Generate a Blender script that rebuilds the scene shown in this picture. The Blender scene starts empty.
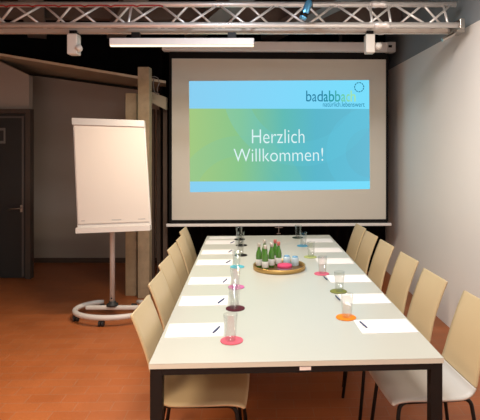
import bpy, bmesh, math, random
from mathutils import Vector, Matrix
random.seed(4)
C = bpy.context.scene.collection
PSI = math.radians(2.75); CP, SP = math.cos(PSI), math.sin(PSI)
F, PX, PY, H = 510.0, 272.0, 147.0, 1.71
TZ = 0.74

def W(xc, d, z):                      # camera-aligned ground coordinates -> room coordinates
    return Vector((xc*CP + d*SP, -xc*SP + d*CP, z))
def P(px, py, d):                     # a point seen at px, py, d metres ahead
    return W((px-PX)/F*d, d, H-(py-PY)/F*d)
def T(px, py, z=TZ):                  # the point at height z seen at px, py
    return P(px, py, F*(H-z)/(py-PY))

# ---------------------------------------------------------------- materials
def mat(name, col, rough=0.5, metal=0.0, spec=0.5, noise=0.0, nscale=8.0, bump=0.0, bscale=60.0, **kw):
    m = bpy.data.materials.new(name); m.use_nodes = True
    nt = m.node_tree; b = nt.nodes['Principled BSDF']
    b.inputs['Base Color'].default_value = (*col, 1)
    b.inputs['Roughness'].default_value = rough
    b.inputs['Metallic'].default_value = metal
    b.inputs['Specular IOR Level'].default_value = spec
    tc = nt.nodes.new('ShaderNodeTexCoord')
    if noise > 0:
        n = nt.nodes.new('ShaderNodeTexNoise'); n.inputs['Scale'].default_value = nscale
        n.inputs['Detail'].default_value = 4
        nt.links.new(tc.outputs['Object'], n.inputs['Vector'])
        mx = nt.nodes.new('ShaderNodeMix'); mx.data_type = 'RGBA'
        mx.inputs['A'].default_value = (*[c*(1-noise) for c in col], 1)
        mx.inputs['B'].default_value = (*[min(1, c*(1+noise)) for c in col], 1)
        nt.links.new(n.outputs['Fac'], mx.inputs['Factor'])
        nt.links.new(mx.outputs['Result'], b.inputs['Base Color'])
    if bump > 0:
        n = nt.nodes.new('ShaderNodeTexNoise'); n.inputs['Scale'].default_value = bscale
        nt.links.new(tc.outputs['Object'], n.inputs['Vector'])
        bp = nt.nodes.new('ShaderNodeBump'); bp.inputs['Strength'].default_value = bump
        bp.inputs['Distance'].default_value = 0.01
        nt.links.new(n.outputs['Fac'], bp.inputs['Height'])
        nt.links.new(bp.outputs['Normal'], b.inputs['Normal'])
    for k, v in kw.items(): b.inputs[k.replace('_', ' ')].default_value = v
    return m
def emit(name, col, s=1.0):
    m = bpy.data.materials.new(name); m.use_nodes = True
    nt = m.node_tree; nt.nodes.clear()
    e = nt.nodes.new('ShaderNodeEmission'); e.inputs[0].default_value = (*col, 1); e.inputs[1].default_value = s
    o = nt.nodes.new('ShaderNodeOutputMaterial'); nt.links.new(e.outputs[0], o.inputs[0])
    return m
def lin(r, g, b):
    return tuple(((c/255)/12.92 if c/255 <= .04045 else ((c/255+.055)/1.055)**2.4) for c in (r, g, b))

M = {}
M['table'] = mat('table_laminate', (.43, .43, .38), .30, noise=.02, nscale=3)
M['table_edge'] = mat('table_edge_band', (.56, .56, .49), .45)
M['black_metal'] = mat('black_powder_coat', (.005, .0045, .0045), .5, spec=.25)
M['shell'] = mat('beech_shell', (.49, .375, .215), .36, noise=.05, nscale=5)
M['seat_sheen'] = mat('greyish_white_seat_laminate', (.50, .475, .44), .34, noise=.04, nscale=5)  # pale grazing sheen put into the seat colour, right row only
M['wall_white'] = mat('white_plaster', (.80, .77, .73), .9, spec=.2, noise=.03, nscale=2, bump=.08, bscale=90)
M['wall_dark'] = mat('slate_grey_paint', (.25, .28, .30), .9, spec=.2, noise=.06, nscale=3)
M['wall_brown'] = mat('taupe_plaster', (.37, .325, .285), .9, spec=.2, noise=.05, nscale=3)
M['black'] = mat('black_paint', (.010, .009, .009), .9, spec=.15, noise=.3, nscale=3)
M['black_cloth'] = mat('black_molton', (.008, .007, .007), 1.0, spec=.05)
M['soffit'] = mat('brown_soffit_board', (.42, .37, .28), .7, noise=.08, nscale=5)
M['soffit_edge'] = mat('light_soffit_edge', (.60, .50, .36), .6)
M['post'] = mat('weathered_timber', (.32, .24, .15), .75, noise=.3, nscale=14, bump=.3)
M['dark_timber'] = mat('dark_stained_timber', (.085, .055, .038), .7, noise=.3, nscale=9)
M['chrome'] = mat('aluminium_tube', (.86, .83, .80), .36, .5, noise=.08, nscale=12)
M['rail'] = mat('pale_rail', (.52, .46, .40), .5, .2)
M['joist'] = mat('grey_brown_joist', (.16, .14, .13), .7, noise=.2)
M['duct'] = mat('grey_duct', (.17, .16, .155), .6, noise=.1)
M['white_plastic'] = mat('white_plastic', (.66, .62, .56), .5)
M['grey_plastic'] = mat('light_grey_casing', (.80, .78, .76), .5)
M['screen'] = mat('projection_fabric', (.66, .635, .56), .95, spec=.1)
M['fc_white'] = mat('flipchart_enamel', (.60, .56, .52), .45)
M['fc_clamp'] = mat('flipchart_clamp_aluminium', (.60, .58, .56), .4, .3)
M['paper'] = mat('white_paper', (.74, .72, .715), .9, spec=.1)
M['fc_paper'] = mat('flipchart_paper', (.60, .55, .50), .9, spec=.1)
M['print'] = mat('grey_print', (.30, .30, .30), .9)
M['rubber'] = mat('black_rubber', (.015, .015, .015), .6)
M['brass'] = mat('brushed_brass', (.50, .32, .11), .38, .8, noise=.1, nscale=20)
M['tray_inner'] = mat('dark_bronze_tray_floor', (.16, .09, .035), .4, .5)
M['door'] = mat('door_anthracite', (.018, .019, .019), .55, noise=.1)
M['door_frame'] = mat('door_frame_brown', (.06, .045, .036), .6)
M['steel'] = mat('brushed_steel', (.5, .46, .42), .3, 1.0)
M['pen'] = mat('navy_pen_plastic', (.015, .03, .11), .3)
M['pen_clip'] = mat('pen_clip_metal', (.6, .6, .62), .25, 1.0)
M['label'] = mat('white_sticker', (.75, .70, .68), .6)
M['cap'] = mat('silver_cap', (.65, .60, .55), .35, .8)
M['red_cap'] = mat('rose_cap', (.45, .12, .10), .4)
M['bottle_label'] = mat('bottle_paper_label', (.62, .62, .58), .6, noise=.1, nscale=60)
M['napkin_pink'] = mat('pink_napkin', (.50, .04, .12), .8)
M['napkin_grey'] = mat('mauve_napkin', (.25, .12, .17), .8)
M['red_cable'] = mat('red_cable', (.45, .03, .03), .5)
M['lamp_glow'] = emit('lamp_diffuser', (1.0, .80, .50), 2.2)
M['blue_tint'] = mat('blue_sheen_metal_and_foot', (.16, .50, .82), .18, .7)  # blue projector reflection painted onto the spotlight metal; also colours the tumbler feet
def glassmat(name, col, rough=0.0):
    m = bpy.data.materials.new(name); m.use_nodes = True
    nt = m.node_tree; nt.nodes.clear()
    lw = nt.nodes.new('ShaderNodeLayerWeight'); lw.inputs[0].default_value = .25
    fr = nt.nodes.new('ShaderNodeMath'); fr.operation = 'MULTIPLY'; fr.inputs[1].default_value = .42
    nt.links.new(lw.outputs['Facing'], fr.inputs[0])
    tr = nt.nodes.new('ShaderNodeBsdfTransparent'); tr.inputs[0].default_value = (*col, 1)
    gl = nt.nodes.new('ShaderNodeBsdfGlossy'); gl.inputs['Roughness'].default_value = .05
    mx = nt.nodes.new('ShaderNodeMixShader'); o = nt.nodes.new('ShaderNodeOutputMaterial')
    nt.links.new(fr.outputs[0], mx.inputs[0]); nt.links.new(tr.outputs[0], mx.inputs[1]); nt.links.new(gl.outputs[0], mx.inputs[2])
    nt.links.new(mx.outputs[0], o.inputs[0])
    return m
M['glass'] = glassmat('clear_glass', (.965, .97, .965))
M['blue_glass'] = mat('pale_blue_glass', (.55, .66, .72), .12, Alpha=.6)
M['green_glass'] = mat('green_bottle_glass', (.045, .16, .015), .1, noise=.2, nscale=40, Coat_Weight=.6)

def floor_mat():
    m = bpy.data.materials.new('terracotta_tiles'); m.use_nodes = True
    nt = m.node_tree; b = nt.nodes['Principled BSDF']
    tc = nt.nodes.new('ShaderNodeTexCoord')
    mp = nt.nodes.new('ShaderNodeMapping'); mp.inputs['Rotation'].default_value = (0, 0, .02)
    nt.links.new(tc.outputs['Object'], mp.inputs[0])
    br = nt.nodes.new('ShaderNodeTexBrick')
    br.inputs['Scale'].default_value = 1.0
    br.inputs['Brick Width'].default_value = .24; br.inputs['Row Height'].default_value = .115
    br.inputs['Mortar Size'].default_value = .003; br.inputs['Mortar Smooth'].default_value = .4
    br.inputs['Color1'].default_value = (.43, .120, .032, 1)
    br.inputs['Color2'].default_value = (.47, .14, .040, 1)
    br.inputs['Mortar'].default_value = (.42, .18, .09, 1)
    nt.links.new(mp.outputs[0], br.inputs['Vector'])
    n = nt.nodes.new('ShaderNodeTexNoise'); n.inputs['Scale'].default_value = 3.5; n.inputs['Detail'].default_value = 5
    nt.links.new(mp.outputs[0], n.inputs['Vector'])
    mx = nt.nodes.new('ShaderNodeMix'); mx.data_type = 'RGBA'; mx.blend_type = 'MULTIPLY'; mx.inputs['Factor'].default_value = .35
    nt.links.new(br.outputs['Color'], mx.inputs['A']); nt.links.new(n.outputs['Fac'], mx.inputs['B'])
    nt.links.new(mx.outputs['Result'], b.inputs['Base Color'])
    b.inputs['Roughness'].default_value = .42
    bp = nt.nodes.new('ShaderNodeBump'); bp.inputs['Strength'].default_value = .25; bp.inputs['Distance'].default_value = .002; bp.invert = True
    nt.links.new(br.outputs['Fac'], bp.inputs['Height']); nt.links.new(bp.outputs['Normal'], b.inputs['Normal'])
    return m
M['floor'] = floor_mat()

# ---------------------------------------------------------------- mesh helpers
def obj(name, bm, m, parent=None, smooth=False):
    bmesh.ops.recalc_face_normals(bm, faces=bm.faces)
    me = bpy.data.meshes.new(name); bm.to_mesh(me); bm.free()
    for mm in (m if isinstance(m, (list, tuple)) else [m]): me.materials.append(mm)
    if smooth:
        for p in me.polygons: p.use_smooth = True
    o = bpy.data.objects.new(name, me); C.objects.link(o)
    if parent is not None: o.parent = parent
    return o
def empty(name, loc=(0, 0, 0), rz=0):
    o = bpy.data.objects.new(name, None); C.objects.link(o)
    o.empty_display_size = .1; o.location = loc; o.rotation_euler = (0, 0, rz)
    return o
def tag(o, label, cat, group=None):
    o['label'] = label; o['category'] = cat
    if group: o['group'] = group
    return o
def struct(o, label=None, cat='structure'):
    o['kind'] = 'structure'
    if label: o['label'] = label; o['category'] = cat
    return o
def box(bm, x0, x1, y0, y1, z0, z1, bev=0.0, mtx=None):
    r = bmesh.ops.create_cube(bm, size=1)
    vs = r['verts']
    for v in vs:
        v.co = Vector(((x0+x1)/2+v.co.x*(x1-x0), (y0+y1)/2+v.co.y*(y1-y0), (z0+z1)/2+v.co.z*(z1-z0)))
    if bev > 0:
        es = list({e for v in vs for e in v.link_edges})
        g = bmesh.ops.bevel(bm, geom=es, offset=bev, segments=2, affect='EDGES', profile=.5)
        vs = list({v for f in g['faces'] for v in f.verts} | {v for v in vs if v.is_valid})
    if mtx is not None:
        for v in vs: v.co = mtx @ v.co
    return bm
def boxbm(*a, **k): return box(bmesh.new(), *a, **k)
def tube(bm, pts, r, n=10, closed=False):
    pts = [Vector(p) for p in pts]; rings = []
    N = len(pts); up = None
    for i, p in enumerate(pts):
        if closed: t = (pts[(i+1) % N]-pts[i-1]).normalized()
        elif i == 0: t = (pts[1]-p).normalized()
        elif i == N-1: t = (p-pts[-2]).normalized()
        else: t = ((pts[i+1]-p).normalized()+(p-pts[i-1]).normalized()).normalized()
        if up is None:
            up = Vector((0, 0, 1)) if abs(t.z) < .9 else Vector((1, 0, 0))
        a = up - t*up.dot(t); a.normalize(); b = t.cross(a); up = a
        rr = r[i] if isinstance(r, (list, tuple)) else r
        rings.append([bm.verts.new(p+a*math.cos(2*math.pi*k/n)*rr+b*math.sin(2*math.pi*k/n)*rr) for k in range(n)])
    for i in range(N if closed else N-1):
        A, B = rings[i], rings[(i+1) % N]
        for k in range(n): bm.faces.new((A[k], A[(k+1) % n], B[(k+1) % n], B[k]))
    if not closed:
        bm.faces.new(rings[0][::-1]); bm.faces.new(rings[-1])
    return bm
def tubebm(*a, **k): return tube(bmesh.new(), *a, **k)
def lathe(bm, prof, n=28, c=(0, 0, 0), close=True):
    c = Vector(c); rings = []
    for r, z in prof:
        if r < 1e-5: rings.append([bm.verts.new(c+Vector((0, 0, z)))])
        else: rings.append([bm.verts.new(c+Vector((r*math.cos(2*math.pi*k/n), r*math.sin(2*math.pi*k/n), z))) for k in range(n)])
    for A, B in zip(rings[:-1], rings[1:]):
        for k in range(n):
            q = []
            for v in (A[k % len(A)], A[(k+1) % len(A)], B[(k+1) % len(B)], B[k % len(B)]):
                if v not in q: q.append(v)
            if len(q) > 2: bm.faces.new(q)
    return bm
def lathebm(*a, **k): return lathe(bmesh.new(), *a, **k)
def hexa(bm, lo, hi):                 # solid between two 4-point loops
    a = [bm.verts.new(p) for p in lo]; b = [bm.verts.new(p) for p in hi]
    n = len(a)
    bm.faces.new(a); bm.faces.new(b[::-1])
    for i in range(n): bm.faces.new((a[i], a[(i+1) % n], b[(i+1) % n], b[i]))
    return bm
def arc(p0, p1, p2, n=6):             # quadratic bend
    p0, p1, p2 = Vector(p0), Vector(p1), Vector(p2)
    return [(1-t)**2*p0+2*t*(1-t)*p1+t*t*p2 for t in [i/n for i in range(n+1)]]
def textobj(name, body, size, m, parent, mtx, width=None, bold=0.0, ext=.0006):
    cu = bpy.data.curves.new('t', 'FONT'); cu.body = body; cu.size = size; cu.offset = bold; cu.extrude = ext
    t = bpy.data.objects.new('t', cu); C.objects.link(t)
    bpy.context.view_layer.update()
    dg = bpy.context.evaluated_depsgraph_get()
    me = bpy.data.meshes.new_from_object(t.evaluated_get(dg)); bpy.data.objects.remove(t)
    xs = [v.co.x for v in me.vertices]; x0, x1 = min(xs), max(xs)
    s = (width/(x1-x0)) if width else 1
    for v in me.vertices: v.co.x = (v.co.x-x0)*s
    me.transform(mtx); me.materials.clear(); me.materials.append(m)
    o = bpy.data.objects.new(name, me); C.objects.link(o); o.parent = parent
    return o

# ================================================================ SETTING
XR = 1.91                             # right wall
YB = 7.0                              # black back wall
CZ = 3.45
fl = obj('floor', boxbm(-4.6, XR+.1, -2.6, 8.2, -.1, 0), M['floor']); struct(fl)
ce = obj('ceiling', boxbm(-4.6, XR+.1, -2.6, 8.2, CZ, CZ+.1), M['black']); struct(ce)
WT = 2.755
o = obj('wall_right', boxbm(XR, XR+.1, -2.6, 8.2, 0, WT), M['wall_white']); struct(o)
o = obj('wall_right_upper', boxbm(XR+.002, XR+.1, -2.6, 8.2, WT, CZ), M['wall_dark']); struct(o)
o = obj('wall_front', boxbm(-4.6, XR+.1, -2.7, -2.6, 0, CZ), M['wall_white']); struct(o)
o = obj('wall_left', boxbm(-4.7, -4.6, -2.7, 8.3, 0, CZ), M['wall_brown']); struct(o)
o = obj('wall_back_far', boxbm(-4.6, XR, 8.1, 8.2, 0, CZ), M['black']); struct(o)
xb0 = P(160, 200, 7.0).x
o = obj('wall_back', boxbm(xb0, XR, YB, YB+.1, 0, CZ), M['black']); struct(o)

# taupe wall behind the flipchart, its top follows the sloping soffit
DB = 7.55
b0, b1 = P(30, 75, DB), P(168, 94, DB)
bl0, bl1 = P(30, 262, DB), P(168, 262, DB)
bl0.z = bl1.z = 0
off = W(0, .08, 0)
bm = hexa(bmesh.new(), [bl0, bl1, b1, b0], [p+off for p in (bl0, bl1, b1, b0)])
struct(obj('wall_back_left', bm, M['wall_brown']))
bb0, bb1 = bl0+W(0, -.015, 0), bl1+W(0, -.015, 0)
z7 = Vector((0, 0, .07))
struct(obj('baseboard_back', hexa(bmesh.new(), [bb0, bb1, bb1+z7, bb0+z7], [p+W(0, .014, 0) for p in (bb0, bb1, bb1+z7, bb0+z7)]), M['dark_timber']))
# wall with the door, at left, plus its return towards the taupe wall
DD = 6.70
d0, d1 = P(-60, 33, DD), P(29, 75.3, DD)
dl0, dl1 = Vector((d0.x, d0.y, 0)), Vector((d1.x, d1.y, 0))
off = W(0, .1, 0)
struct(obj('wall_door_side', hexa(bmesh.new(), [dl0, dl1, d1, d0], [p+off for p in (dl0, dl1, d1, d0)]), M['wall_brown']))
e0 = W((28-PX)/F*6.8, 6.8, 0); e1 = W((28-PX)/F*7.55, 7.55, 0); e2, e3 = e1+W(-.08, 0, 0), e0+W(-.08, 0, 0)
struct(obj('wall_door_return', hexa(bmesh.new(), [e0, e1, e2, e3], [Vector((p.x, p.y, h)) for p, h in ((e0, d1.z-.01), (e1, b0.z), (e2, b0.z), (e3, d1.z-.01))]), M['wall_brown']))

# sloping soffit slab (under a ramp or stair) with a pale front edge
DF = 6.35
f0, f1 = P(-60, 45.5, DF), P(166, 83, DF)
g0, g1 = P(-60, 62, DB+.3), P(166, 93, DB+.3)
thick = Vector((0, 0, .30))
struct(obj('ceiling_sloping_soffit', hexa(bmesh.new(), [f0, f1, g1, g0], [f0+Vector((0, 0, .02)), f1+Vector((0, 0, .02)), g1+thick*.1, g0+thick*.1]), M['soffit']))
q = W(0, -.02, 0); up = Vector((0, 0, .026)); dn = Vector((0, 0, -.006))
struct(obj('trim_1', hexa(bmesh.new(), [f0+dn, f1+dn, f1+up, f0+up], [p+q for p in (f0+dn, f1+dn, f1+up, f0+up)]), M['soffit_edge']))
# brown cross beam end showing right of the tall post
h0, h1 = P(148, 91, 6.2), P(165.5, 97, 6.2); h2, h3 = P(165.5, 109.5, 6.2), P(148, 101, 6.2)
struct(obj('trim_2', hexa(bmesh.new(), [h0, h1, h2, h3], [p+W(0, .12, 0) for p in (h0, h1, h2, h3)]), M['soffit']))
# dark timber uprights between post and screen
for i, (a, b, dd) in enumerate(((151, 154, 6.6), (157, 160.5, 6.7), (163, 167, 6.4))):
    p0 = W((a-PX)/F*dd, dd, 0); w = (b-a)/F*dd
    bm = boxbm(0, w, 0, .06, 0, 2.2)
    o = obj('trim_%d' % (i+3), bm, M['dark_timber']); o.location = p0; o.rotation_euler.z = -PSI; struct(o)

# joists and duct above the truss
for i, y in enumerate((2.6, 3.3, 4.0, 5.2, 6.2)):
    struct(obj('trim_%d' % (i+6), boxbm(-4.59, XR-.01, y, y+.12, CZ-.2, CZ-.002), M['joist']))
for i, x in enumerate((-2.9, -1.9, -.9, .1, 1.1)):
    o = obj('trim_%d' % (i+11), boxbm(-.11, .11, -2.5, 2.4, -.12, 0), M['duct']); o.location = (x, 4.5, CZ-.21); o.rotation_euler.z = .35; struct(o)

# door
dr = empty('door_1', W((0-PX)/F*6.62, 6.62, 0), -PSI); struct(dr)
def dx(px, d=6.62): return (px-0)/F*d
def dz(py, d=6.62): return H-(py-PY)/F*d
obj('door_leaf', boxbm(dx(-56), dx(25.5), 0, .05, .01, dz(114), bev=.003), M['door'], dr)
fr = bmesh.new()
box(fr, dx(26), dx(31), -.02, .078, 0, dz(109)); box(fr, dx(-62), dx(26), -.02, .078, dz(113.5), dz(109)); box(fr, dx(-62), dx(-57), -.02, .078, 0, dz(113.5))
obj('door_frame', fr, M['door_frame'], dr)
st = bmesh.new(); box(st, dx(22), dx(24), -.008, .0, .03, dz(116)); box(st, dx(-54), dx(22), -.008, 0, dz(118), dz(116.3))
obj('weather_strip', st, mat('grey_strip', (.10, .09, .085), .5), dr)
hd = tubebm([(dx(21.5), 0, dz(208)), (dx(21.5), -.05, dz(208)), (dx(20.5), -.055, dz(208)), (dx(10), -.055, dz(209))], .009)
obj('door_handle', hd, M['steel'], dr, True)
obj('handle_plate', boxbm(dx(20.5), dx(22.8), -.012, 0, dz(212), dz(205), bev=.002), M['steel'], dr)
sg = bmesh.new(); box(sg, dx(-3), dx(5.5), -.006, 0, dz(143.5), dz(128), bev=.002)
o = obj('door_sign', sg, mat('sign_frame_grey', (.16, .15, .14), .5), dr)
obj('sign_face', boxbm(dx(-2), dx(3.8), -.008, -.006, dz(141), dz(130.5)), M['door'], o)

# posts
def post(name, px0, px1, pytop, d, label, dep):
    w = (px1-px0)/F*d; z = H-(pytop-PY)/F*d
    bm = boxbm(0, w, 0, dep, 0, z, bev=.006)
    o = obj(name, bm, M['post']); o.location = W((px0-PX)/F*d, d, 0); o.rotation_euler.z = -PSI
    return tag(o, label, 'post', 'timber posts behind the flipchart')
post('timber_post', 137.6, 149.2, 66.8, 5.75, 'taller weathered wooden post, directly left of the projection screen', .13)
post('timber_post', 125.3, 136.6, 93, 5.85, 'shorter weathered wooden post just behind the flipchart, left of the taller post', .12)
cab = tubebm([P(154, 78, 5.95), P(153, 84, 5.95), P(154.5, 92, 5.95), P(158, 95, 5.95), P(157, 88, 5.95), P(159.5, 83, 5.95), P(158, 78, 5.95), P(155, 76.5, 5.95), P(150.2, 77, 5.95)], .006, n=6)
tag(obj('cable', cab, M['duct'], None, True), 'thin grey cable looped beside the top of the taller wooden post', 'cable')

# black curtain behind the screen
bm = bmesh.new(); prev = None
cx0, cx1 = xb0+.05, XR-.03; n = 150
for i in range(n+1):
    x = cx0+(cx1-cx0)*i/n; y = YB-.09+.035*math.sin(i*.9)+.01*math.sin(i*.37)
    row = [bm.verts.new((x, y, .02)), bm.verts.new((x, y, 3.3)), bm.verts.new((x, y+.006, 3.3)), bm.verts.new((x, y+.006, .02))]
    if prev:
        for k in range(4): bm.faces.new((prev[k], row[k], row[(k+1) % 4], prev[(k+1) % 4]))
    else: bm.faces.new(row)
    prev = row
bm.faces.new(prev[::-1])
tag(obj('stage_curtain', bm, M['black_cloth'], None, True), 'black floor-length curtain hanging behind the projection screen', 'curtain')

# ================================================================ PROJECTION SCREEN
DS = 6.30
RZ = -PSI*0.45
sc0 = W((279.5-PX)/F*DS, DS, 0)
scr = empty('projection_screen', sc0, RZ)
tag(scr, 'large pull-down projection screen showing a blue and green welcome slide', 'projection screen')
K = DS/F
def sx(px): return (px-279.5)*K
def sz(py): return H-(py-PY)*K
obj('fabric', boxbm(sx(172.4), sx(386.6), 0, .004, sz(219.6), sz(52)), [M['screen']], scr)
o = bmesh.new()
box(o, sx(172.4)-.0, sx(386.6), -.003, -.0005, sz(59), sz(52)); box(o, sx(172.4), sx(386.6), -.003, -.0005, sz(221.6), sz(219.6))
box(o, sx(169.8), sx(172.4), -.003, .003, sz(221.6), sz(52)); box(o, sx(386.6), sx(389), -.003, .003, sz(221.6), sz(52))
obj('black_border', o, M['black'], scr)
obj('bottom_bar', boxbm(sx(167), sx(392), -.022, .012, sz(226.1), sz(223.2), bev=.006), M['grey_plastic'], scr)
cs = obj('casing', boxbm(sx(164), sx(394), -.10, .03, sz(52.3), sz(43.2), bev=.008), M['grey_plastic'], scr)
obj('end_cap', boxbm(sx(386), sx(394.3), -.104, .032, sz(52.8), sz(42.9), bev=.004), M['fc_clamp'], cs)
for xx in (230, 340): obj('ceiling_bracket', boxbm(sx(xx)-.02, sx(xx)+.02, -.06, -.02, sz(43.2), CZ), M['black_metal'], cs)
obj('slot', boxbm(sx(387), sx(390.5), -.107, -.1035, sz(48.6), sz(46.2)), M['black_metal'], cs)
o = tubebm([(sx(278.7), -.005, sz(226)), (sx(278.7), -.005, sz(233))], .005, n=6)
tube(o, [(sx(275), -.005, sz(227.4)), (sx(282.5), -.005, sz(227.4))], .006, n=6); tube(o, [(sx(276.8), -.005, sz(233.5)), (sx(280.6), -.005, sz(233.5))], .006, n=6)
obj('pull_handle', o, M['steel'], scr)
obj('weight_bar', boxbm(sx(171), sx(388), -.012, .008, sz(223.2), sz(221.6)), M['black_metal'], scr)

# slide
def slide_mat():
    m = bpy.data.materials.new('projected_slide'); m.use_nodes = True
    nt = m.node_tree; nt.nodes.clear(); L = nt.links.new
    tc = nt.nodes.new('ShaderNodeTexCoord'); sp = nt.nodes.new('ShaderNodeSeparateXYZ'); L(tc.outputs['Generated'], sp.inputs[0])
    def ramp(inp, pts, interp='LINEAR'):
        r = nt.nodes.new('ShaderNodeValToRGB'); r.color_ramp.interpolation = interp
        el = r.color_ramp.elements
        el[0].position, el[0].color = pts[0][0], (*pts[0][1], 1); el[1].position, el[1].color = pts[-1][0], (*pts[-1][1], 1)
        for p, c in pts[1:-1]:
            e = el.new(p); e.color = (*c, 1)
        L(inp, r.inputs[0]); return r.outputs[0]
    x, z = sp.outputs['X'], sp.outputs['Z']
    top = ramp(x, [(0, lin(138, 208, 242)), (.5, lin(130, 216, 250)), (1, lin(120, 222, 252))])
    mid = ramp(x, [(0, lin(165, 202, 130)), (.28, lin(138, 198, 140)), (.52, lin(98, 188, 182)), (.7, lin(92, 184, 204)), (1, lin(104, 188, 214))])
    def mix(f, a, b, bt='MIX'):
        n = nt.nodes.new('ShaderNodeMix'); n.data_type = 'RGBA'; n.blend_type = bt
        if isinstance(f, float): n.inputs['Factor'].default_value = f
        else: L(f, n.inputs['Factor'])
        for s, v in (('A', a), ('B', b)):
            if isinstance(v, tuple): n.inputs[s].default_value = (*v, 1)
            else: L(v, n.inputs[s])
        return n.outputs['Result']
    def math_(op, a, b=0.0):
        n = nt.nodes.new('ShaderNodeMath'); n.operation = op
        for i, v in enumerate((a, b)):
            if isinstance(v, (int, float)): n.inputs[i].default_value = v
            else: L(v, n.inputs[i])
        return n.outputs[0]
    def ring(cx, cz, r0, r1):
        dx_ = math_('MULTIPLY', math_('SUBTRACT', x, cx), 1.64); dz_ = math_('SUBTRACT', z, cz)
        r = math_('SQRT', math_('ADD', math_('MULTIPLY', dx_, dx_), math_('MULTIPLY', dz_, dz_)))
        return math_('MULTIPLY', math_('GREATER_THAN', r, r0), math_('LESS_THAN', r, r1))
    c = mix(math_('MULTIPLY', ring(.62, .95, .50, .72), .18), mid, lin(100, 205, 226))
    c = mix(math_('MULTIPLY', ring(.28, -.1, .42, .60), .2), c, lin(120, 196, 170))
    c = mix(math_('MULTIPLY', ring(1.0, .35, .22, .40), .2), c, lin(98, 205, 235))
    m1 = math_('MULTIPLY', math_('GREATER_THAN', z, .095), math_('LESS_THAN', z, .742))
    c = mix(m1, top, c)
    n = nt.nodes.new('ShaderNodeEmission'); L(c, n.inputs[0]); n.inputs[1].default_value = 1.0
    o = nt.nodes.new('ShaderNodeOutputMaterial'); L(n.outputs[0], o.inputs[0])
    return m
sl = hexa(bmesh.new(), [(sx(189.4), -.002, sz(81.4)), (sx(369.6), -.002, sz(79.8)), (sx(370.4), -.002, sz(189.2)), (sx(190.4), -.002, sz(192))],
          [(sx(189.4), -.0006, sz(81.4)), (sx(369.6), -.0006, sz(79.8)), (sx(370.4), -.0006, sz(189.2)), (sx(190.4), -.0006, sz(192))])
slide = obj('projected_slide', sl, slide_mat(), scr)
def TM(px, py, rot=0):
    return Matrix.Translation((sx(px), -.003, sz(py))) @ Matrix.Rotation(rot, 4, 'Y') @ Matrix.Rotation(math.radians(90), 4, 'X')
white = emit('projected_white', (.74, .92, .94), 1.0)
textobj('greeting_text', 'Herzlich', 15*K/.73, white, slide, TM(252, 143.4, math.radians(-.4)), 52.5*K, bold=-.0022)
textobj('greeting_text', 'Willkommen!', 14*K/.73, white, slide, TM(233.8, 161.8, math.radians(-.6)), 89.5*K, bold=-.0022)
cols = [lin(36, 124, 158)]*3 + [lin(34, 138, 160), lin(45, 152, 165), lin(66, 170, 172), lin(110, 205, 170), lin(140, 218, 165), lin(165, 228, 170)]
x = 306.2; wd = [6.2, 5.2, 6.4, 5.4, 6.3, 6.3, 5.2, 4.4, 6.0]
for ch, c, w in zip('badabbach', cols, wd):
    textobj('logo_letter', ch, 11.5*K/.73, emit('logo_ink', c), slide, TM(x, 101.5-.2), (w-.9)*K, bold=.0015 if c != cols[0] else 0); x += w-.1
textobj('logo_subtitle', 'natürlich.lebenswert', 5.2*K/.73, emit('logo_sub_ink', lin(40, 130, 165)), slide, TM(323, 106.6), 42*K)
rg = bmesh.new()
for k in range(11):
    a0 = 2*math.pi*k/11; pts = [(sx(359.5)+4.6*K*math.cos(a0+.42*t/4), -.003, sz(87)+4.6*K*math.sin(a0+.42*t/4)) for t in range(5)]
    tube(rg, pts, .0065, n=5)
obj('logo_ring', rg, emit('logo_ring_ink', lin(40, 120, 150)), slide)

# ================================================================ TRUSS AND WHAT HANGS FROM IT
DT = 4.31
tr = empty('lighting_truss', W(0, DT, 2.74), -PSI)
tag(tr, 'silver triangular lattice truss spanning the room below the black ceiling', 'truss')
KT = DT/F
TX0, TX1 = (-70-PX)*KT, (461-PX)*KT
A = Vector((0, 0, 0)); B = Vector((0, .24, 0)); Tp = Vector((0, .12, .208))
for nm, c in (('chord', A), ('chord', B), ('chord', Tp)):
    obj('chord', tubebm([(TX0, c.y, c.z), (TX1, c.y, c.z)], .0245, n=14), M['chrome'], tr, True)
per = .507; x0 = (277-PX)*KT
k0 = int((TX0-x0)/(per/2))
xs = []
i = k0
while x0+(i+1)*per/2 < TX1-.02:
    xa = x0+i*per/2; xb_ = xa+per/2
    for base, ph in ((A, 0), (B, 1)):
        lo, hi = (xa, xb_) if (i+ph) % 2 else (xb_, xa)
        if min(lo, hi) > TX0:
            obj('brace', tubebm([(lo, base.y, base.z), (hi, Tp.y, Tp.z)], .0105, n=8), M['chrome'], tr, True)
    i += 1
for px in (128, 372.5, 391, 448):
    xx = (px-PX)*KT
    o = obj('upright', tubebm([(xx, A.y, 0), (xx, Tp.y, Tp.z)], .011, n=8), M['chrome'], tr, True)
for px in (382,):
    xx = (px-PX)*KT
    for c in (A, B, Tp):
        obj('coupler', lathebm([(0, -.07), (.028, -.07), (.031, -.03), (.026, -.005), (.026, .005), (.031, .03), (.028, .07), (0, .07)], n=14), M['chrome'], tr, True).matrix_basis = Matrix.Translation((xx, c.y, c.z)) @ Matrix.Rotation(math.radians(90), 4, 'Y')
# wall clamp at right end
bm = bmesh.new()
box(bm, TX1-.02, TX1+.02, -.035, .275, -.035, .05, bev=.004)
obj('end_plate', bm, M['steel'], tr)
bm = tubebm([(TX1-.12, .12, -.10), (TX1-.02, .12, -.05), (TX1+.05, .12, .06)], .016, n=8)
box(bm, TX1-.02, TX1+.05, .04, .2, -.045, -.025)
obj('wall_clamp', bm, M['steel'], tr)

def onT(px, py, d): return P(px, py, d)
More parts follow.
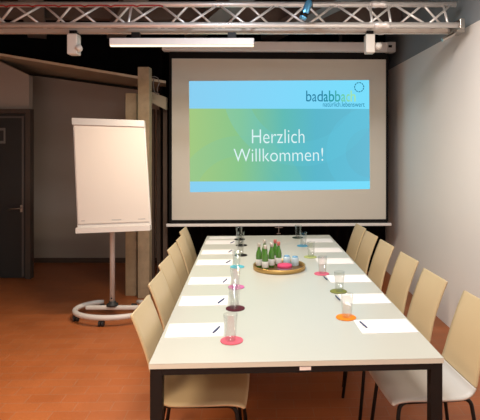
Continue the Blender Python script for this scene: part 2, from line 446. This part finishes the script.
# red cable along upper chord
pts = []
for k in range(60):
    xx = TX0+.05+(1.9)*k/59
    pts.append((xx, .12-.029, .208+.02-.03*abs(math.sin(k*.9))*(k % 7 == 3)-.036))
ca = obj('red_cable', tubebm(pts, .006, n=6), M['red_cable'], None, True); ca.location = W(0, DT, 2.74); ca.rotation_euler.z = -PSI
tag(ca, 'red cable running along the top tube of the truss, left half', 'cable')
# LED batten lamp
lamp = empty('linear_ceiling_lamp', P(182, 45, 4.36), -PSI)
tag(lamp, 'long grey strip lamp with glowing warm underside hung below the truss', 'lamp')
hw = 72*4.36/F; kk = 4.36/F
obj('lamp_body', boxbm(-hw, hw, -.02, .02, -.002, 6.6*kk, bev=.004), M['grey_plastic'], lamp)
obj('diffuser', boxbm(-hw+.004, hw-.004, -.017, .017, -1.5*kk, -.002, bev=.003), M['lamp_glow'], lamp)
for px in (136, 232):
    x = (px-182)*kk
    o = obj('hanger', boxbm(x-.035, x+.035, -.02, .02, 6.6*kk, 10.0*kk+.02), M['black_metal'], lamp)
# pale flat rail under the truss, part of it
zr = lambda py: H-(py-PY)/F*4.46-2.74
obj('flat_rail', boxbm(TX0, TX1-.06, 4.45-DT, 4.47-DT, zr(33), zr(28.6)), M['rail'], tr)
# white box fittings
def fitting(px0, px1, py0, py1, d, knobpx, knobpy, label):
    c = (px0+px1)/2; k = d/F
    e = empty('clamp_box', P(c, py1, d), -PSI); tag(e, label, 'clamp', 'white box clamps under the truss')
    w = (px1-px0)*k/2; h = (py1-py0)*k
    obj('housing', boxbm(-w, w, -.05, .05, 0, h, bev=.008), M['white_plastic'], e)
    x = (knobpx-c)*k; z = (py1-knobpy)*k
    kn = lathebm([(0, 0), (.022, 0), (.028, .012), (.028, .04), (.018, .05), (0, .05)], n=16)
    bmesh.ops.transform(kn, matrix=Matrix.Translation((x, -.02, z)) @ Matrix.Rotation(math.radians(60), 4, 'X'), verts=kn.verts)
    obj('knob', kn, M['white_plastic'], e, True)
    obj('hook', boxbm(-.03, .03, -.03, .03, h, h+.03), M['black_metal'], e)
fitting(69, 79, 34.5, 55, 4.45, 80.8, 50.5, 'small white box fitting hanging at far left below the truss')
fitting(365, 374, 35, 53.5, 4.45, 377.5, 48.5, 'small white box with round knob at the right end of the screen casing')
# spotlight, blue reflection put into its barrel colour
e = empty('spotlight', P(304, 15, 4.15), -PSI); tag(e, 'small slim spotlight with a painted blue sheen hanging tilted on the truss', 'spotlight')
b = lathebm([(0, 0), (.026, 0), (.030, .01), (.030, .14), (.022, .165), (0, .165)], n=16)
rot = Matrix.Rotation(math.radians(22), 4, 'Y')
bmesh.ops.transform(b, matrix=rot @ Matrix.Translation((0, 0, -.035)), verts=b.verts); obj('barrel', b, M['blue_tint'], e, True)
b = lathebm([(.031, .02), (.034, .02), (.034, .05), (.031, .05)], n=16); bmesh.ops.transform(b, matrix=rot @ Matrix.Translation((0, 0, -.035)), verts=b.verts)
obj('ring', b, M['black_metal'], e, True)
obj('arm', tubebm([rot @ Vector((0, 0, .12)), rot @ Vector((0, .02, .16)), Vector((.085, .25, .13))], .008, n=6), M['black_metal'], e)

# ================================================================ FLIPCHART
fc = empty('flipchart', W((111.5-PX)/F*5.15, 5.15, 0), -PSI)
tag(fc, 'white wheeled flipchart stand with blank paper pad, left of the table', 'flipchart')
inv = (Matrix.Translation(fc.location) @ Matrix.Rotation(-PSI, 4, 'Z')).inverted()
def Q(px, py, d): return inv @ P(px, py, d)
back = Vector((0, .022, 0)); fwd = Vector((0, -.006, 0))
c4 = [Q(72.8, 118.5, 5.10), Q(144.6, 121, 5.16), Q(151.3, 229.6, 5.02), Q(77.8, 232.6, 4.96)]
obj('board', hexa(bmesh.new(), c4, [p+back for p in c4]), M['fc_white'], fc)
def lerp(a, b, t): return a+(b-a)*t
def bp(u, v): return lerp(lerp(c4[0], c4[1], u), lerp(c4[3], c4[2], u), v)
def slab(u0, u1, v0, v1, o0, o1):
    q = [bp(u0, v0), bp(u1, v0), bp(u1, v1), bp(u0, v1)]
    return hexa(bmesh.new(), [p+Vector((0, -o0, 0)) for p in q], [p+Vector((0, -o1, 0)) for p in q])
pad = obj('paper_pad', slab(.018, .982, .03, .925, .0005, .010), M['fc_paper'], fc)
for u0, u1 in ((.06, .11), (.47, .60), (.83, .93)):
    obj('printed_line', slab(u0, u1, .897, .903, .0101, .0112), M['print'], pad)
obj('clamp_bar', slab(.0, 1.0, -.005, .055, .0101, .026), M['fc_clamp'], fc)
obj('pen_tray', slab(.0, 1.0, .955, 1.0, .0005, .055), M['fc_white'], fc)
obj('pole', tubebm([(0, .03, .085), (0, .03, 1.70)], .026, n=14), [M['fc_white']], fc, True)
obj('mount_block', boxbm(-.05, .05, -.0, .045, .95, 1.55, bev=.004), M['fc_white'], fc)
obj('pole_collar', lathebm([(0, .0), (.058, .0), (.058, .018), (.034, .03), (.034, .045), (0, .045)], n=20, c=(0, .03, .10)), M['rubber'], fc, True)
obj('pole_bolt', lathebm([(0, 0), (.008, 0), (.008, .006), (0, .006)], n=8, c=(0, 0, 0)), M['rubber'], fc).matrix_basis = Matrix.Translation((0, .006, .18)) @ Matrix.Rotation(math.radians(90), 4, 'X')
obj('base_crossbar', boxbm(-.27, .37, .005, .055, .06, .10, bev=.012), M['fc_white'], fc)
ring = []
for k in range(33):
    a = math.radians(118 + (422-118)*k/32)
    ring.append((.03+.375*math.cos(a), -.03+.27*math.sin(a), .085))
obj('base_ring', tubebm(ring, [.020]*1+[.026]*31+[.020], n=14), M['fc_white'], fc, True)
for cx_, cy_ in ((-.300, -.15), (-.005, -.29), (.355, -.15), (.17, .21), (-.17, .21)):
    b = bmesh.new()
    for s in (-.016, .016):
        w = lathebm([(0, -.009), (.028, -.009), (.030, -.006), (.030, .006), (.028, .009), (0, .009)], n=16)
        bmesh.ops.transform(w, matrix=Matrix.Translation((cx_+s, cy_, .030)) @ Matrix.Rotation(math.radians(90), 4, 'Y'), verts=w.verts)
        me = bpy.data.meshes.new('tmp'); w.to_mesh(me); b.from_mesh(me); w.free(); bpy.data.meshes.remove(me)
    box(b, cx_-.024, cx_+.024, cy_-.018, cy_+.012, .035, .066, bev=.005)
    obj('caster', b, M['rubber'], fc)

# ================================================================ TABLE
X0, X1, Y0, Y1 = -.441, .902, 2.304, 5.585
tb = empty('conference_table', ((X0+X1)/2, (Y0+Y1)/2, 0))
tag(tb, 'long white conference table with black square steel legs', 'table')
cx, cy = tb.location.x, tb.location.y
obj('tabletop', boxbm(X0-cx, X1-cx, Y0-cy, Y1-cy, TZ-.003, TZ, bev=.001), M['table'], tb)
obj('edge_band', boxbm(X0-cx, X1-cx, Y0-cy, Y1-cy, TZ-.024, TZ-.003), M['table_edge'], tb)
LW = .055; zt = TZ-.024
ins = .004
fr = bmesh.new()
for yy in (Y0+ins, Y1-ins-.035): box(fr, X0+ins+LW-cx, X1-ins-LW-cx, yy-cy, yy+.035-cy, zt-.030, zt)
for xx in (X0+ins, X1-ins-.035): box(fr, xx-cx, xx+.035-cx, Y0+ins+LW-cy, Y1-ins-LW-cy, zt-.030, zt)
obj('under_frame', fr, M['black_metal'], tb)
ym = (Y0+Y1)/2
for xx in (X0+ins, X1-ins-LW):
    for yy in (Y0+ins, Y1-ins-LW):
        obj('leg', boxbm(xx-cx, xx+LW-cx, yy-cy, yy+LW-cy, 0, zt, bev=.003), M['black_metal'], tb)
obj('corner_bracket', boxbm(X0+.06-cx, X0+.10-cx, Y0+.04-cy, Y0+.10-cy, zt-.045, zt-.030), M['black_metal'], tb)
p = P(305.5, 367, 2.31)
obj('sticker', boxbm(p.x-.026-cx, p.x+.026-cx, Y0+ins-.001-cy, Y0+ins-cy, zt-.020, zt-.004), M['label'], tb)
bm = boxbm(X0+.08-cx, X1-.08-cx, ym-.03-cy, ym+.03-cy, zt-.05, zt-.031)
obj('cross_beam', bm, M['black_metal'], tb)

# ================================================================ CHAIRS
def shell(full, i0, i1, wfun, thick, n=12):
    """prof: list of (x,z); width profile; closed shell"""
    bm = bmesh.new(); N = i1-i0+1; top = []; bot = []
    pv = [Vector((p[0], 0, p[1])) for p in full]
    for i, p in enumerate(pv[i0:i1+1]):
        t = (pv[min(i0+i+1, len(pv)-1)]-pv[max(i0+i-1, 0)]).normalized()
        nrm = Vector((t.z, 0, -t.x))        # down / behind
        w = wfun(i/(N-1))
        ra, rb = [], []
        for k in range(n+1):
            s = -1+2*k/n
            dish = (s*s)*.004
            q = Vector((p.x, s*w, p.z)) - nrm*dish
            ra.append(bm.verts.new(q)); rb.append(bm.verts.new(q+nrm*thick))
        top.append(ra); bot.append(rb)
    for i in range(N-1):
        for k in range(n):
            bm.faces.new((top[i][k], top[i][k+1], top[i+1][k+1], top[i+1][k]))
            bm.faces.new((bot[i][k], bot[i+1][k], bot[i+1][k+1], bot[i][k+1]))
        bm.faces.new((top[i][0], top[i+1][0], bot[i+1][0], bot[i][0]))
        bm.faces.new((top[i][n], bot[i][n], bot[i+1][n], top[i+1][n]))
    for k in range(n):
        bm.faces.new((top[0][k], bot[0][k], bot[0][k+1], top[0][k+1]))
        bm.faces.new((top[-1][k], top[-1][k+1], bot[-1][k+1], bot[-1][k]))
    return bm
def smoothline(pts, n):
    out = []
    P_ = [Vector(p) for p in pts]; P_ = [P_[0]*2-P_[1]]+P_+[P_[-1]*2-P_[-2]]
    segs = len(pts)-1
    for j in range(n+1):
        u = j/n*segs; i = min(int(u), segs-1); t = u-i
        a, b, c, d = P_[i:i+4]
        out.append(.5*((2*b)+(c-a)*t+(2*a-5*b+4*c-d)*t*t+(3*b-a-3*c+d)*t**3))
    return [(p.x, p.y) for p in out]
prof = smoothline([(.215, .428), (.20, .442), (.14, .452), (.02, .448), (-.10, .445), (-.165, .449), (-.203, .468), (-.227, .51), (-.243, .57),
                   (-.270, .67), (-.309, .78), (-.343, .862), (-.352, .880)], 72)
SPLIT = 40
def wseat(t):
    w = .208
    d = t*.47
    if d < .045: w -= .045-math.sqrt(max(0, .045**2-(.045-d)**2))
    if t > .7: w -= (t-.7)/.3*.010
    return w
def wback(t):
    w = .198-.014*min(1, t*2.5)-.006*t
    d = (1-t)*.40
    if d < .022: w -= .022-math.sqrt(max(0, .022**2-(.022-d)**2))
    return w
def make_chair():
    t = empty('stacking_chair')
    obj('seat', shell(prof, 0, SPLIT, wseat, .010), M['shell'], t, True)
    obj('backrest', shell(prof, SPLIT, 72, wback, .010), M['shell'], t, True)
    fb = bmesh.new()
    for s in (-1, 1):
        tube(fb, [(.13, s*.165, .428), (0, s*.165, .426), (-.14, s*.165, .426), (-.19, s*.165, .43)], .010, n=8)
    for xx in (.09, -.11): tube(fb, [(xx, -.165, .427), (xx, .165, .427)], .009, n=8)
    obj('seat_frame', fb, M['black_metal'], t, True)
    for s in (-1, 1):
        lg = tubebm([(.13, s*.165, .428)]+arc((.13, s*.165, .428), (.165, s*.167, .428), (.172, s*.170, .39), 6)[1:]+[(.215, s*.20, .008)], .0105, n=8)
        obj('leg', lg, M['black_metal'], t, True)
        lg = tubebm([(-.17, s*.165, .428)]+arc((-.17, s*.165, .428), (-.205, s*.167, .428), (-.212, s*.170, .39), 6)[1:]+[(-.27, s*.20, .008)], .0105, n=8)
        obj('leg', lg, M['black_metal'], t, True)
    return t
def dup(root):
    r = root.copy(); C.objects.link(r)
    for ch in list(root.children):
        c = ch.copy(); C.objects.link(c); c.parent = r
    return r
proto = make_chair(); first = True
ordn = ['nearest the camera', 'second from the camera', 'third from the camera', 'third from the projection screen', 'second from the projection screen', 'nearest the projection screen']
RY = [2.70, 3.25, 3.80, 4.35, 4.82, 5.29]; RXX = [.91, .865, .872, .852, .835, .835]; RA = [0, 0, .01, -.01, .02, 0]
LY = [2.705, 3.27, 3.76, 4.29, 4.73, 5.18]; LXX = [-.216, -.240, -.262, -.285, -.275, -.305]; LA = [0, .01, -.01, .0, .01, 0]
for side, ys, xs_, rot0, an in (('right', RY, RXX, math.pi, RA), ('left', LY, LXX, 0, LA)):
    for i in range(6):
        o = proto if first else dup(proto); first = False
        o.location = (xs_[i]+(.008 if side == 'right' else 0), ys[i], 0); o.rotation_euler.z = rot0+an[i]*.5+(.06 if side == 'right' else -.05)
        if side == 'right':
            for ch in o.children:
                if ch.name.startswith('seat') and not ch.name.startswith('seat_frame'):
                    ch.material_slots[0].link = 'OBJECT'; ch.material_slots[0].material = M['seat_sheen']; ch['label'] = 'greyish white seat'
        else:
            for ch in o.children:
                if 'label' in ch: del ch['label']
                if ch.name.startswith('seat') and not ch.name.startswith('seat_frame'): ch.material_slots[0].link = 'DATA'
        tag(o, 'pale %s chair in the %s row, %s' % ('golden wood' if side == 'right' else 'cream wood', side, ordn[i]), 'chair', 'chairs along the %s side of the table' % side)

# ================================================================ PLACE SETTINGS
def coaster(px, py, col, label):
    p = T(px, py)
    o = obj('coaster', lathebm([(0, 0), (.055, 0), (.057, .001), (.057, .004), (.055, .005), (0, .005)], n=32), mat('felt_'+label.split()[0], tuple(c*.78 for c in col), .9, spec=.1, noise=.1, nscale=80))
    o.location = (p.x, p.y, TZ+.0003)
    tag(o, label, 'coaster', 'round felt coasters under the glasses'); return p
gprof = [(0, .002), (.024, .002), (.0265, .004), (.035, .128), (.0362, .130), (.0372, .128), (.0285, .002), (.026, 0), (0, 0)]
gprof = [(0, 0), (.024, 0), (.0272, .003), (.0362, .130), (.0345, .131), (.0255, .012), (0, .010)]
gmesh = None
def glass(p, dxx, label, z=TZ+.0055):
    global gmesh
    if gmesh is None:
        o = obj('drinking_glass', lathebm(gprof, n=32), M['glass'], None, True); gmesh = o.data
    else:
        o = bpy.data.objects.new('drinking_glass', gmesh); C.objects.link(o)
    o.location = (p.x+dxx, p.y, z)
    return tag(o, label, 'glass', 'clear water glasses on the table')
pink = (.68, .13, .18); maroon = (.09, .02, .03); mag = (.58, .16, .36); cyan = (.10, .50, .62); blk = (.015, .012, .012)
orange = (.85, .24, .02); olive = (.20, .22, .06); rose = (.66, .14, .22); lime = (.45, .52, .20); blue = (.10, .34, .52); dgreen = (.03, .05, .03)
Ls = [(231.7, 341, pink, 'coral pink', 'the left-hand place nearest the camera'), (235.3, 308.7, maroon, 'dark maroon', 'the second left-hand place'),
      (236.2, 287.4, mag, 'magenta', 'the third left-hand place'), (237.3, 267, cyan, 'turquoise', 'the fourth left-hand place, left of the tray'),
      (241.0, 255.4, blk, 'black', 'the left-hand place behind the turquoise coaster'), (241.4, 245.5, blk, 'black', 'the left-hand place one before the far table end'),
      (239.6, 239.5, blk, 'dark grey', 'the left-hand place at the far table end')]
Rs = [(346, 317.8, orange, 'orange', 'the right-hand place nearest the camera'), (338.5, 291.7, olive, 'olive green', 'the second right-hand place'),
      (321.7, 274, rose, 'rose pink', 'the third right-hand place, right of the tray'), (310.3, 257.2, lime, 'lime green', 'the fourth right-hand place'),
      (302.7, 246, blue, 'sky blue', 'the fifth right-hand place'), (297.6, 237.8, dgreen, 'dark green', 'the right-hand place at the far table end')]
for lst in (Ls, Rs):
    for px, py, c, nm, where in lst:
        p = coaster(px, py, c, '%s round coaster at %s' % (nm, where))
        glass(p, -.006 if lst is Ls else .006, 'clear glass on the %s coaster at %s' % (nm, where))

def notepad(x, y, w, d, rz, label):
    bm = boxbm(-w/2, w/2, -d/2, d/2, 0, .0025)
    o = obj('notepad', bm, M['paper']); o.location = (x, y, TZ+.0003); o.rotation_euler.z = rz
    return tag(o, label, 'paper', 'white paper pads laid along the table')
lx = -.275
where = ['nearest the camera', 'second from the camera', 'third from the camera', 'fourth from the camera, level with the tray', 'beside the nearer black coaster', 'beside the farther black coaster', 'at the far end of the table']
for i, (py, dx_, rz) in enumerate(((331, 0, .02), (301.6, .002, .01), (281.5, .004, -.01), (263, 0, .0), (252.6, .003, .01), (242.8, 0, 0), (238.4, .02, .01))):
    p = T(200, py); notepad(lx+dx_, p.y+(.012 if i < 6 else .02), .297, .20 if i < 6 else .14, rz, 'white paper pad on the left table side, ' + where[i])
pen_m = [M['pen']]
where_r = ['nearest the camera', 'beside the olive green coaster', 'beside the rose pink coaster', 'beside the lime green coaster', 'beside the sky blue coaster', 'at the far end of the table']
for i, (py, dx_, rz) in enumerate(((327.4, 0, .02), (299.4, .0, .0), (279, .0, .01), (261.2, -.005, .01), (250, -.01, 0), (240.4, -.015, 0))):
    p = T(360, py); notepad(.742+dx_, p.y+.01, .297, .205, rz, 'white paper pad on the right table side, ' + where_r[i])
def pen(x, y, rz, label):
    e = empty('ballpoint_pen', (x, y, TZ+.0030), rz); e.scale = (.7, .9, .9); tag(e, label, 'pen', 'pens on the paper pads')
    b = tubebm([(-.068, 0, .005), (-.062, 0, .005), (-.03, 0, .005), (.055, 0, .005), (.070, 0, .005)], [.0018, .0042, .005, .005, .004], n=10)
    obj('barrel', b, M['pen'], e, True)
    obj('clip', boxbm(.03, .068, -.0014, .0014, .010, .0112), M['pen_clip'], e)
for i, (px, py, rz) in enumerate(((216.2, 331, 1.25), (220.9, 302, 1.2), (225, 281.6, 1.3), (228, 262.6, 1.2), (230.2, 252, 1.3), (232.2, 243, 1.2))):
    p = T(px, py); pen(p.x, p.y, rz, 'navy pen on the left-hand paper pad ' + where[i])
for i, (px, py, rz) in enumerate(((363.5, 326, 1.75), (337.8, 299, 1.7), (325.5, 279, 1.7))):
    p = T(px, py); pen(p.x, p.y, rz, 'navy pen on the right-hand paper pad ' + where_r[i])
# small white cards left of the nearest right pad
p = T(355.5, 326.5)
o = obj('name_card', boxbm(-.028, .028, -.07, .07, 0, .001), M['label']); o.location = (p.x-.006, p.y+.01, TZ+.0030); o.rotation_euler.z = .06
o.location.x = .742-.297/2+.034
b = bmesh.new()
for k in range(3): box(b, -.018, .018-.006*k, -.04+.025*k, -.036+.025*k, .001, .0013)
obj('printed_text', b, M['print'], o)
tag(o, 'small white printed card on the nearest right-hand paper pad', 'card')

# ================================================================ TRAY
tc = T(279.2, 268.6)
tray = empty('serving_tray', (tc.x, tc.y, TZ)); tag(tray, 'round brass serving tray holding bottles in the middle of the table', 'tray')
R = .207
obj('tray_floor', lathebm([(0, .001), (R-.006, .001), (R-.006, .005), (0, .005)], n=56), M['tray_inner'], tray, False)
obj('tray_rim', lathebm([(R-.006, .001), (R, .001), (R+.002, .034), (R-.001, .035), (R-.006, .034), (R-.006, .001)], n=56), M['brass'], tray, True)
def bottle(px, py, label, cap='cap'):
    p = T(px, py, TZ+.006)
    e = empty('glass_bottle', (p.x, p.y, TZ+.0055)); tag(e, label, 'bottle', 'small green water bottles on the tray')
    obj('bottle_glass', lathebm([(0, 0), (.022, 0), (.025, .004), (.0255, .10), (.022, .118), (.0125, .145), (.0105, .170), (.012, .173), (.012, .178), (0, .178)], n=24), M['green_glass'], e, True)
    obj('label_band', lathebm([(.0257, .018), (.0262, .019), (.0262, .066), (.0257, .067)], n=24), M['bottle_label'], e, True)
    obj('cap', lathebm([(.0108, .164), (.0133, .166), (.0137, .192), (.011, .195), (0, .195)], n=18), M[cap], e, True)
bottle(259.0, 267.2, 'green water bottle with silver cap, farthest left on the tray')
bottle(265.2, 269.6, 'green water bottle with silver cap, nearest the camera on the tray')
bottle(264.6, 263.0, 'green water bottle standing at the back left of the tray')
bottle(271.4, 267.0, 'green water bottle in the centre of the bottle cluster on the tray')
bottle(275.2, 262.9, 'green water bottle behind the centre bottle on the tray', 'red_cap')
bottle(278.6, 265.6, 'rightmost green water bottle with dark red cap, behind the pink napkins', 'red_cap')
# napkin stack
p = T(284.6, 270.6, TZ+.006)
e = empty('napkin_stack', (p.x, p.y, TZ+.0055)); tag(e, 'round stack of pink and mauve felt coasters at the front of the tray', 'coaster stack')
obj('mauve_layer', lathebm([(0, 0), (.054, 0), (.056, .004), (.056, .028), (0, .028)], n=32), M['napkin_grey'], e, True)
obj('pink_layer', lathebm([(0, .028), (.056, .028), (.058, .032), (.058, .046), (.054, .050), (0, .050)], n=32), M['napkin_pink'], e, True)
for px, py, nm in ((286.8, 264.4, 'left'), (295.0, 265.2, 'right')):
    p = T(px, py, TZ+.006)
    e = empty('upturned_tumbler', (p.x, p.y, TZ+.0055)); tag(e, 'pale blue upturned tumbler at the back of the tray, the %s of the two' % nm, 'glass', 'upturned tumblers on the tray')
    obj('bowl', lathebm([(.033, 0), (.035, .002), (.031, .058), (.026, .066), (0, .067), (0, .060), (.024, .058), (.031, .0)], n=24), M['blue_glass'], e, True)
    obj('foot_rim', lathebm([(.020, .067), (.024, .067), (.024, .072), (.020, .072), (.020, .067)], n=24), M['blue_tint'], e, True)

# ================================================================ LIGHT
def area(name, loc, sx_, sy_, e, col, rot=(0, 0, 0), spread=180):
    l = bpy.data.lights.new(name, 'AREA'); l.shape = 'RECTANGLE'; l.size = sx_; l.size_y = sy_; l.energy = e; l.color = col
    l.spread = math.radians(spread)
    o = bpy.data.objects.new(name, l); C.objects.link(o); o.location = loc; o.rotation_euler = rot
    return o
warm = (1.0, .80, .60); neut = (1.0, .88, .76)
lp = P(182, 50, 4.36); area('strip_lamp_light', (lp.x, lp.y, lp.z-.02), 1.2, .06, 45, warm, (0, 0, -PSI))
area('room_lamp_light', (.1, 1.5, 3.0), 1.6, .5, 48, neut)
area('room_lamp_light', (-2.4, .6, 3.0), 1.2, .3, 165, warm, spread=130)
area('room_lamp_light', (.3, -1.2, 3.0), 2.0, .5, 60, neut)
area('wall_fill_light', (.9, 2.9, 3.15), .8, .2, 34, (1.0, .90, .80), (0, math.radians(-48), 0))  # unseen fill added to brighten the right wall
area('cool_fill_light', (-.1, 3.1, 3.1),   .4, .4, 42, (.80, .90, 1.0))  # unseen cool fill added to light wall, chairs and table centre
area('window_light', (-1.0, -2.3, 1.7), 2.0, 1.4, 25, (.80, .90, 1.0), (math.radians(90), 0, 0))
w = bpy.data.worlds.new('world'); w.use_nodes = True; bpy.context.scene.world = w
w.node_tree.nodes['Background'].inputs[0].default_value = (.5, .5, .55, 1); w.node_tree.nodes['Background'].inputs[1].default_value = .06

# ================================================================ CAMERA
cam = bpy.data.cameras.new('camera'); co = bpy.data.objects.new('camera', cam); C.objects.link(co)
cam.sensor_fit = 'HORIZONTAL'; cam.sensor_width = 36; cam.lens = F/480*36
cam.shift_x = (240-PX)/480; cam.shift_y = -(210-PY)/480
co.location = (0, 0, H); co.rotation_euler = (math.radians(90), 0, -PSI)
S = bpy.context.scene; S.camera = co
S.view_settings.view_transform = 'Standard'; S.view_settings.look = 'None'; S.view_settings.gamma = 1
S.view_settings.use_curve_mapping = False; S.view_settings.exposure = 0.0
